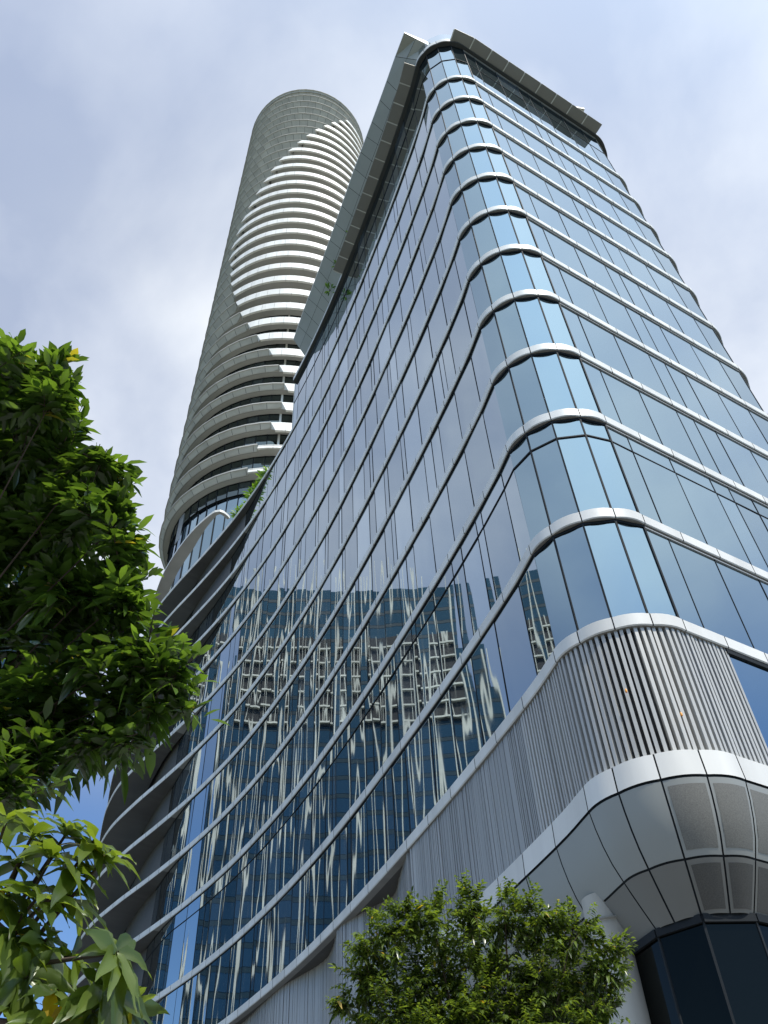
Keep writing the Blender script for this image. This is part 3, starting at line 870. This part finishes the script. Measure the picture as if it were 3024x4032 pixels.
rng = random.Random(13)
tb = thing('broadleaf_tree', 'young tree with large light green drooping leaves at the lower left corner', 'tree')
mb = MB(); mb.tube([(-1.75, 3.0, -.1), (-1.7, 2.98, .9), (-1.62, 2.95, 1.7), (-1.5, 2.85, 2.3), (-1.4, 2.75, 2.8)], [.06, .05, .04, .03, .018], 10)
lm = MB()
for q, p in enumerate(ROS):
    p = Vector(p); f = Vector((-1.6, 2.93, 1.85)).lerp(Vector((-1.42, 2.77, 2.75)), rng.random())
    m_ = f.lerp(p, .55)+Vector((0, 0, -.05))+rv(rng)*.03
    mb.tube([f, m_, p], [.011, .008, .005], 5)
    ax = (p-f).normalized()+Vector((0, 0, .5))
    nl = rng.randint(9, 14); a0 = rng.uniform(0, 6.28)
    u = ax.cross(Vector((0, 0, 1))).normalized(); v_ = u.cross(ax).normalized(); ax.normalize()
    for j in range(nl):
        a = a0+j*2.4
        d = (u*math.cos(a)+v_*math.sin(a))*1.0+ax*rng.uniform(-.1, .7)-Vector((0, 0, rng.uniform(0, .35)))
        sz = rng.uniform(.105, .185)
        broad_leaf(lm, p-ax*.03*j/nl, d, u*math.sin(a)-v_*math.cos(a)+rv(rng)*.25, sz, sz*.36, rng.uniform(.15, .45), rng.uniform(.15, .65), rng)
mb.build('trunk', BARK, tb); lm.build('crown', LEAF2, tb)


# planting on the terrace and stray plants on the roof edge
rng = random.Random(21)
def shrub(loc, size, n, label, group=None):
    t = thing('shrub', label, 'shrub', group); t.location = loc
    mb = MB(); st = MB()
    for q in range(n):
        a = rng.uniform(0, 6.283); r = size*.35*rng.random()**.5
        b = Vector((r*math.cos(a), r*math.sin(a), size*rng.uniform(0, .35)))
        d = Vector((math.cos(a)*.7, math.sin(a)*.7, rng.uniform(.4, 1.2)))
        leaf(mb, b, d, rv(rng), size*rng.uniform(.5, .9), size*.17, .2, .5)
    for q in range(4):
        a = q*1.6; st.tube([(0, 0, -.1), (math.cos(a)*size*.15, math.sin(a)*size*.15, size*.4)], [.03*size, .012*size], 5)
    mb.build('foliage', LEAF4, t); st.build('stem', BARK, t)
i = idx_at_y(50.5)
for q in range(9):
    ii = idx_at_y(49.6+q*.72); p = OUT[ii]-NRM[ii]*.55
    shrub((p.x, p.y, H(1)+LH-.05), 1.25+.25*math.sin(q*2.1), 46, 'leafy green shrub in the row planted along the terrace beside the round tower', 'shrubs along the terrace edge')
for y, s, lb in ((31.0, .75, 'small weed growing on the roof edge canopy, uppermost of three'), (33.6, .85, 'small weed growing on the roof edge canopy, middle of three'), (36.2, .9, 'small weed growing on the roof edge canopy, lowest of three')):
    ii = idx_at_y(y); p = OUT[ii]+NRM[ii]*.55
    shrub((p.x, p.y, ZR+.42), s, 22, lb)

# ------------------------------------------------------------------ opposite side of the street (seen mirrored in the glass)
BLUEG = mat_glass('opposite_blue_glass', (.06, .11, .15), (.018, .045, .072), wob=.004, gmix=.45, blinds=1.0)
CREAM = mat_plain('cream_concrete', (.66, .64, .57), .7, 0, .06)
DK = mat_plain('dark_recess', (.03, .03, .035), .8)
SPAN = mat_plain('blue_spandrel', (.008, .030, .05), .5, 0, .1, spec=.2)
opp = thing('office_tower', 'blue glass tower with cream vertical fins and balcony grids, mirrored in the curved facade', 'building')

OO = Vector((-100, 112)); OT = Vector((.68, .73)).normalized(); ON = Vector((.73, -.68)).normalized()
def oq(s, n, z): p = OO+OT*s+ON*n; return (p.x, p.y, z)
def obox(mb, s0, s1, n0, n1, z0, z1, m=0):
    mb.box8([oq(s0, n1, z0), oq(s1, n1, z0), oq(s1, n0, z0), oq(s0, n0, z0), oq(s0, n1, z1), oq(s1, n1, z1), oq(s1, n0, z1), oq(s0, n0, z1)], m)
def s_edge(z): return -4.2 if z < 95 else (-3.8 if z < 110 else (-3.2 if z < 124 else -2))
mg = MB(); ms_ = MB(); mf = MB(); md = MB()
FH = 4.0
for q in range(35):
    z0 = q*FH; z1 = z0+FH; se = s_edge(z1)
    obox(mg, se, 39, -24, 0, z0+1.0, z1)
    obox(ms_, se-.05, 39.05, -24.05, .06, z0, z0+.9)
rngo = random.Random(4)
s = -4.0; cell = 0
while s < 39:
    top = 147+rngo.uniform(-5, 5) if s > -2 else 118
    bot = 0
    obox(mf, s, s+.32, 0, .8, 0, top); 
    if cell % 2 == 0 and s > -3:
        wdt = rngo.choice((2.4, 3.0, 3.4))
        z = 101.5
        obox(md, s+.45, s+wdt, .0, .1, 101, 125)
        obox(mf, s+wdt/2+.1, s+wdt/2+.32, .15, .7, 101.5, 125)
        while z < 125:
            obox(mf, s+.42, s+wdt, .1, .85, z, z+.4); z += FH
        s += wdt
    else: s += rngo.choice((1.5, 1.9, 2.5))
    cell += 1
for o_, n_, m_ in ((mg, 'window_band', BLUEG), (ms_, 'spandrel', SPAN), (mf, 'fin_grid', CREAM), (md, 'balcony_recess', DK)): o_.build(n_, m_, opp)


# low white building behind the photographer, mirrored in the shopfront
low = thing('low_building', 'low white building with stepped horizontal bands, mirrored in the ground floor glass', 'building')
mb = MB(); wb_ = MB()
for q in range(7):
    z0 = q*3.6
    mb.box8([(-16, -34, z0), (30, -34, z0), (30, -24+q*.8, z0), (-16, -24+q*.8, z0)]+[(-16, -34, z0+1.5), (30, -34, z0+1.5), (30, -24+q*.8, z0+1.5), (-16, -24+q*.8, z0+1.5)])
    wb_.box8([(-15, -33, z0+1.5), (29, -33, z0+1.5), (29, -26.5+q*.8, z0+1.5), (-15, -26.5+q*.8, z0+1.5)]+[(-15, -33, z0+3.6), (29, -33, z0+3.6), (29, -26.5+q*.8, z0+3.6), (-15, -26.5+q*.8, z0+3.6)])
mb.build('band', CREAM, low); wb_.build('window_strip', GL_T, low)

# ------------------------------------------------------------------ ground
ASPH = mat_plain('asphalt', (.05, .05, .052), .9, 0, .2, 4)
PAVE = mat_plain('paving', (.17, .165, .155), .85, 0, .12, 2)
EARTH = mat_plain('ground_cover', (.10, .11, .08), .95, 0, .2, .05)
mb = MB(); mb.quad((-3000, -3000, -.15), (3000, -3000, -.15), (3000, 3000, -.15), (-3000, 3000, -.15))
structure(mb.build('ground', EARTH))
# street runs past the left side of the building, pavement with kerb around the plot
mb = MB(); mb.quad((-60, -18, -.146), (60, -18, -.146), (60, -6, -.146), (-60, -6, -.146))
mb.quad((-40, -6, -.146), (-26, -6, -.146), (-60, 110, -.146), (-78, 110, -.146))
for q in range(-10, 10):
    mb.quad((q*6., -12.08, -.142), (q*6+3., -12.08, -.142), (q*6+3., -11.92, -.142), (q*6., -11.92, -.142), 1)
structure(mb.build('road', [ASPH, mat_plain('road_paint', (.78, .78, .75), .7)]))
mb = MB()
pv = [(-24, -5), (60, -5), (60, 70), (-40, 110), (-56, 110)]
mb.poly([(x, y, 0) for x, y in pv])
mb.grid([[(x, y, -.15) for x, y in pv], [(x, y, 0) for x, y in pv]], 0, False, True)
structure(mb.build('pavement', PAVE))

# ------------------------------------------------------------------ light, sky, camera
SUN_AZ, SUN_EL = 142, 58
w = bpy.data.worlds.new('World'); sc.world = w; w.use_nodes = True
nt = w.node_tree; N = nt.nodes.new; L = nt.links.new
bg = nt.nodes['Background']
sky = N('ShaderNodeTexSky'); sky.sky_type = 'NISHITA'; sky.sun_disc = False
sky.sun_elevation = R(SUN_EL); sky.sun_rotation = R(SUN_AZ); sky.air_density = 1.0; sky.dust_density = .4; sky.ozone_density = 3.0
tc = N('ShaderNodeTexCoord')
sep = N('ShaderNodeSeparateXYZ'); L(tc.outputs['Generated'], sep.inputs[0])
zc_ = N('ShaderNodeMath'); zc_.operation = 'MAXIMUM'; L(sep.outputs[2], zc_.inputs[0]); zc_.inputs[1].default_value = 0
za = N('ShaderNodeMath'); L(zc_.outputs[0], za.inputs[0]); za.inputs[1].default_value = .35
dv = N('ShaderNodeVectorMath'); dv.operation = 'DIVIDE'
cmb = N('ShaderNodeCombineXYZ'); L(za.outputs[0], cmb.inputs[0]); L(za.outputs[0], cmb.inputs[1]); L(za.outputs[0], cmb.inputs[2])
L(tc.outputs['Generated'], dv.inputs[0]); L(cmb.outputs[0], dv.inputs[1])
mp = N('ShaderNodeMapping'); L(dv.outputs[0], mp.inputs[0])
mp.inputs['Location'].default_value = (3.1, 1.7, .4); mp.inputs['Scale'].default_value = (1.0, 1.0, .6); mp.inputs['Rotation'].default_value = (0, 0, .6)
n1 = N('ShaderNodeTexNoise'); n1.inputs['Scale'].default_value = 1.9; n1.inputs['Detail'].default_value = 7; n1.inputs['Roughness'].default_value = .52; n1.inputs['Distortion'].default_value = .35
L(mp.outputs[0], n1.inputs['Vector'])
cr = N('ShaderNodeValToRGB'); cr.color_ramp.elements[0].position = .36; cr.color_ramp.elements[1].position = .62
L(n1.outputs['Fac'], cr.inputs[0])
# haze high cloud thins out low in the north-west, where the photo shows clear blue
gz_ = N('ShaderNodeMapRange'); gz_.interpolation_type = 'SMOOTHSTEP'
gz_.inputs[1].default_value = .40; gz_.inputs[2].default_value = .66; gz_.inputs[3].default_value = .0; gz_.inputs[4].default_value = 1.0
L(sep.outputs[2], gz_.inputs[0])
ba = N('ShaderNodeMath'); ba.operation = 'MULTIPLY'
rm = N('ShaderNodeMapRange'); rm.inputs[3].default_value = .46; rm.inputs[4].default_value = 1.0; L(cr.outputs[0], rm.inputs[0])
wd = N('ShaderNodeVectorMath'); wd.operation = 'DOT_PRODUCT'; L(tc.outputs['Generated'], wd.inputs[0]); wd.inputs[1].default_value = (-.80, .50, .33)
wm = N('ShaderNodeMapRange'); wm.interpolation_type = 'SMOOTHSTEP'; wm.inputs[1].default_value = .80; wm.inputs[2].default_value = .97; wm.inputs[3].default_value = 1; wm.inputs[4].default_value = .35
L(wd.outputs['Value'], wm.inputs[0])
w2 = N('ShaderNodeMath'); w2.operation = 'MULTIPLY'; L(gz_.outputs[0], w2.inputs[0]); L(wm.outputs[0], w2.inputs[1])
L(rm.outputs[0], ba.inputs[0]); L(w2.outputs[0], ba.inputs[1])
# cloud shade varies slightly from lavender grey to white
n2 = N('ShaderNodeTexNoise'); n2.inputs['Scale'].default_value = 3.2; n2.inputs['Detail'].default_value = 5; L(mp.outputs[0], n2.inputs['Vector'])
cc = N('ShaderNodeValToRGB'); cc.color_ramp.elements[0].position = .35; cc.color_ramp.elements[0].color = (.70, .755, .86, 1)
cc.color_ramp.elements[1].position = .65; cc.color_ramp.elements[1].color = (.88, .92, .97, 1); L(n2.outputs['Fac'], cc.inputs[0])
ccs = N('ShaderNodeVectorMath'); ccs.operation = 'SCALE'; ccs.inputs['Scale'].default_value = 1/.13
L(cc.outputs[0], ccs.inputs[0])
skm = N('ShaderNodeMix'); skm.data_type = 'RGBA'
L(ba.outputs[0], skm.inputs[0]); tint = N('ShaderNodeVectorMath'); tint.operation = 'MULTIPLY'; tint.inputs[1].default_value = (.86, 1.01, 1.16); L(sky.outputs[0], tint.inputs[0]); L(tint.outputs[0], skm.inputs[6]); L(ccs.outputs[0], skm.inputs[7])
# aureole: thin cloud glows towards the sun
sv = N('ShaderNodeVectorMath'); sv.operation = 'DOT_PRODUCT'; L(tc.outputs['Generated'], sv.inputs[0])
sv.inputs[1].default_value = (math.cos(R(SUN_EL))*math.sin(R(SUN_AZ)), math.cos(R(SUN_EL))*math.cos(R(SUN_AZ)), math.sin(R(SUN_EL)))
mxz = N('ShaderNodeMath'); mxz.operation = 'MAXIMUM'; L(sv.outputs['Value'], mxz.inputs[0]); mxz.inputs[1].default_value = 0
pw = N('ShaderNodeMath'); pw.operation = 'POWER'; L(mxz.outputs[0], pw.inputs[0]); pw.inputs[1].default_value = 8
gc = N('ShaderNodeVectorMath'); gc.operation = 'SCALE'; gc.inputs[0].default_value = (5.0, 6.3, 7.2); L(pw.outputs[0], gc.inputs['Scale'])
sa = N('ShaderNodeVectorMath'); L(skm.outputs[2], sa.inputs[0]); L(gc.outputs[0], sa.inputs[1])
L(sa.outputs[0], bg.inputs[0]); bg.inputs[1].default_value = .15; sky.altitude = 300

sd = bpy.data.lights.new('sun', 'SUN'); sd.energy = 4.0; sd.angle = R(.53); sd.color = (1, .945, .84)
so_ = bpy.data.objects.new('sun', sd); COL.objects.link(so_)
dirv = Vector((math.cos(R(SUN_EL))*math.sin(R(SUN_AZ)), math.cos(R(SUN_EL))*math.cos(R(SUN_AZ)), math.sin(R(SUN_EL))))
so_.rotation_euler = dirv.to_track_quat('Z', 'Y').to_euler(); so_.location = dirv*300

cam = bpy.data.cameras.new('camera'); co_ = bpy.data.objects.new('camera', cam); COL.objects.link(co_)
PITCH, ROLL = R(46.396), R(-3.3067)
fwd = Vector((0, math.cos(PITCH), math.sin(PITCH))); up0 = Vector((0, -math.sin(PITCH), math.cos(PITCH))); rt0 = Vector((1, 0, 0))
rt = rt0*math.cos(ROLL)+up0*math.sin(ROLL); up = up0*math.cos(ROLL)-rt0*math.sin(ROLL)
mat = Matrix(((rt.x, up.x, -fwd.x, 0), (rt.y, up.y, -fwd.y, 0), (rt.z, up.z, -fwd.z, GZ), (0, 0, 0, 1)))
co_.matrix_world = mat
cam.sensor_fit = 'VERTICAL'; cam.sensor_height = 24; cam.lens = 24*3270/4032
cam.clip_start = .05; cam.clip_end = 6000
sc.camera = co_
sc.view_settings.view_transform = 'Standard'; sc.view_settings.look = 'None'; sc.view_settings.exposure = 0
sc.render.engine = 'CYCLES'
sc.cycles.max_bounces = 8; sc.cycles.transparent_max_bounces = 12; sc.cycles.glossy_bounces = 5
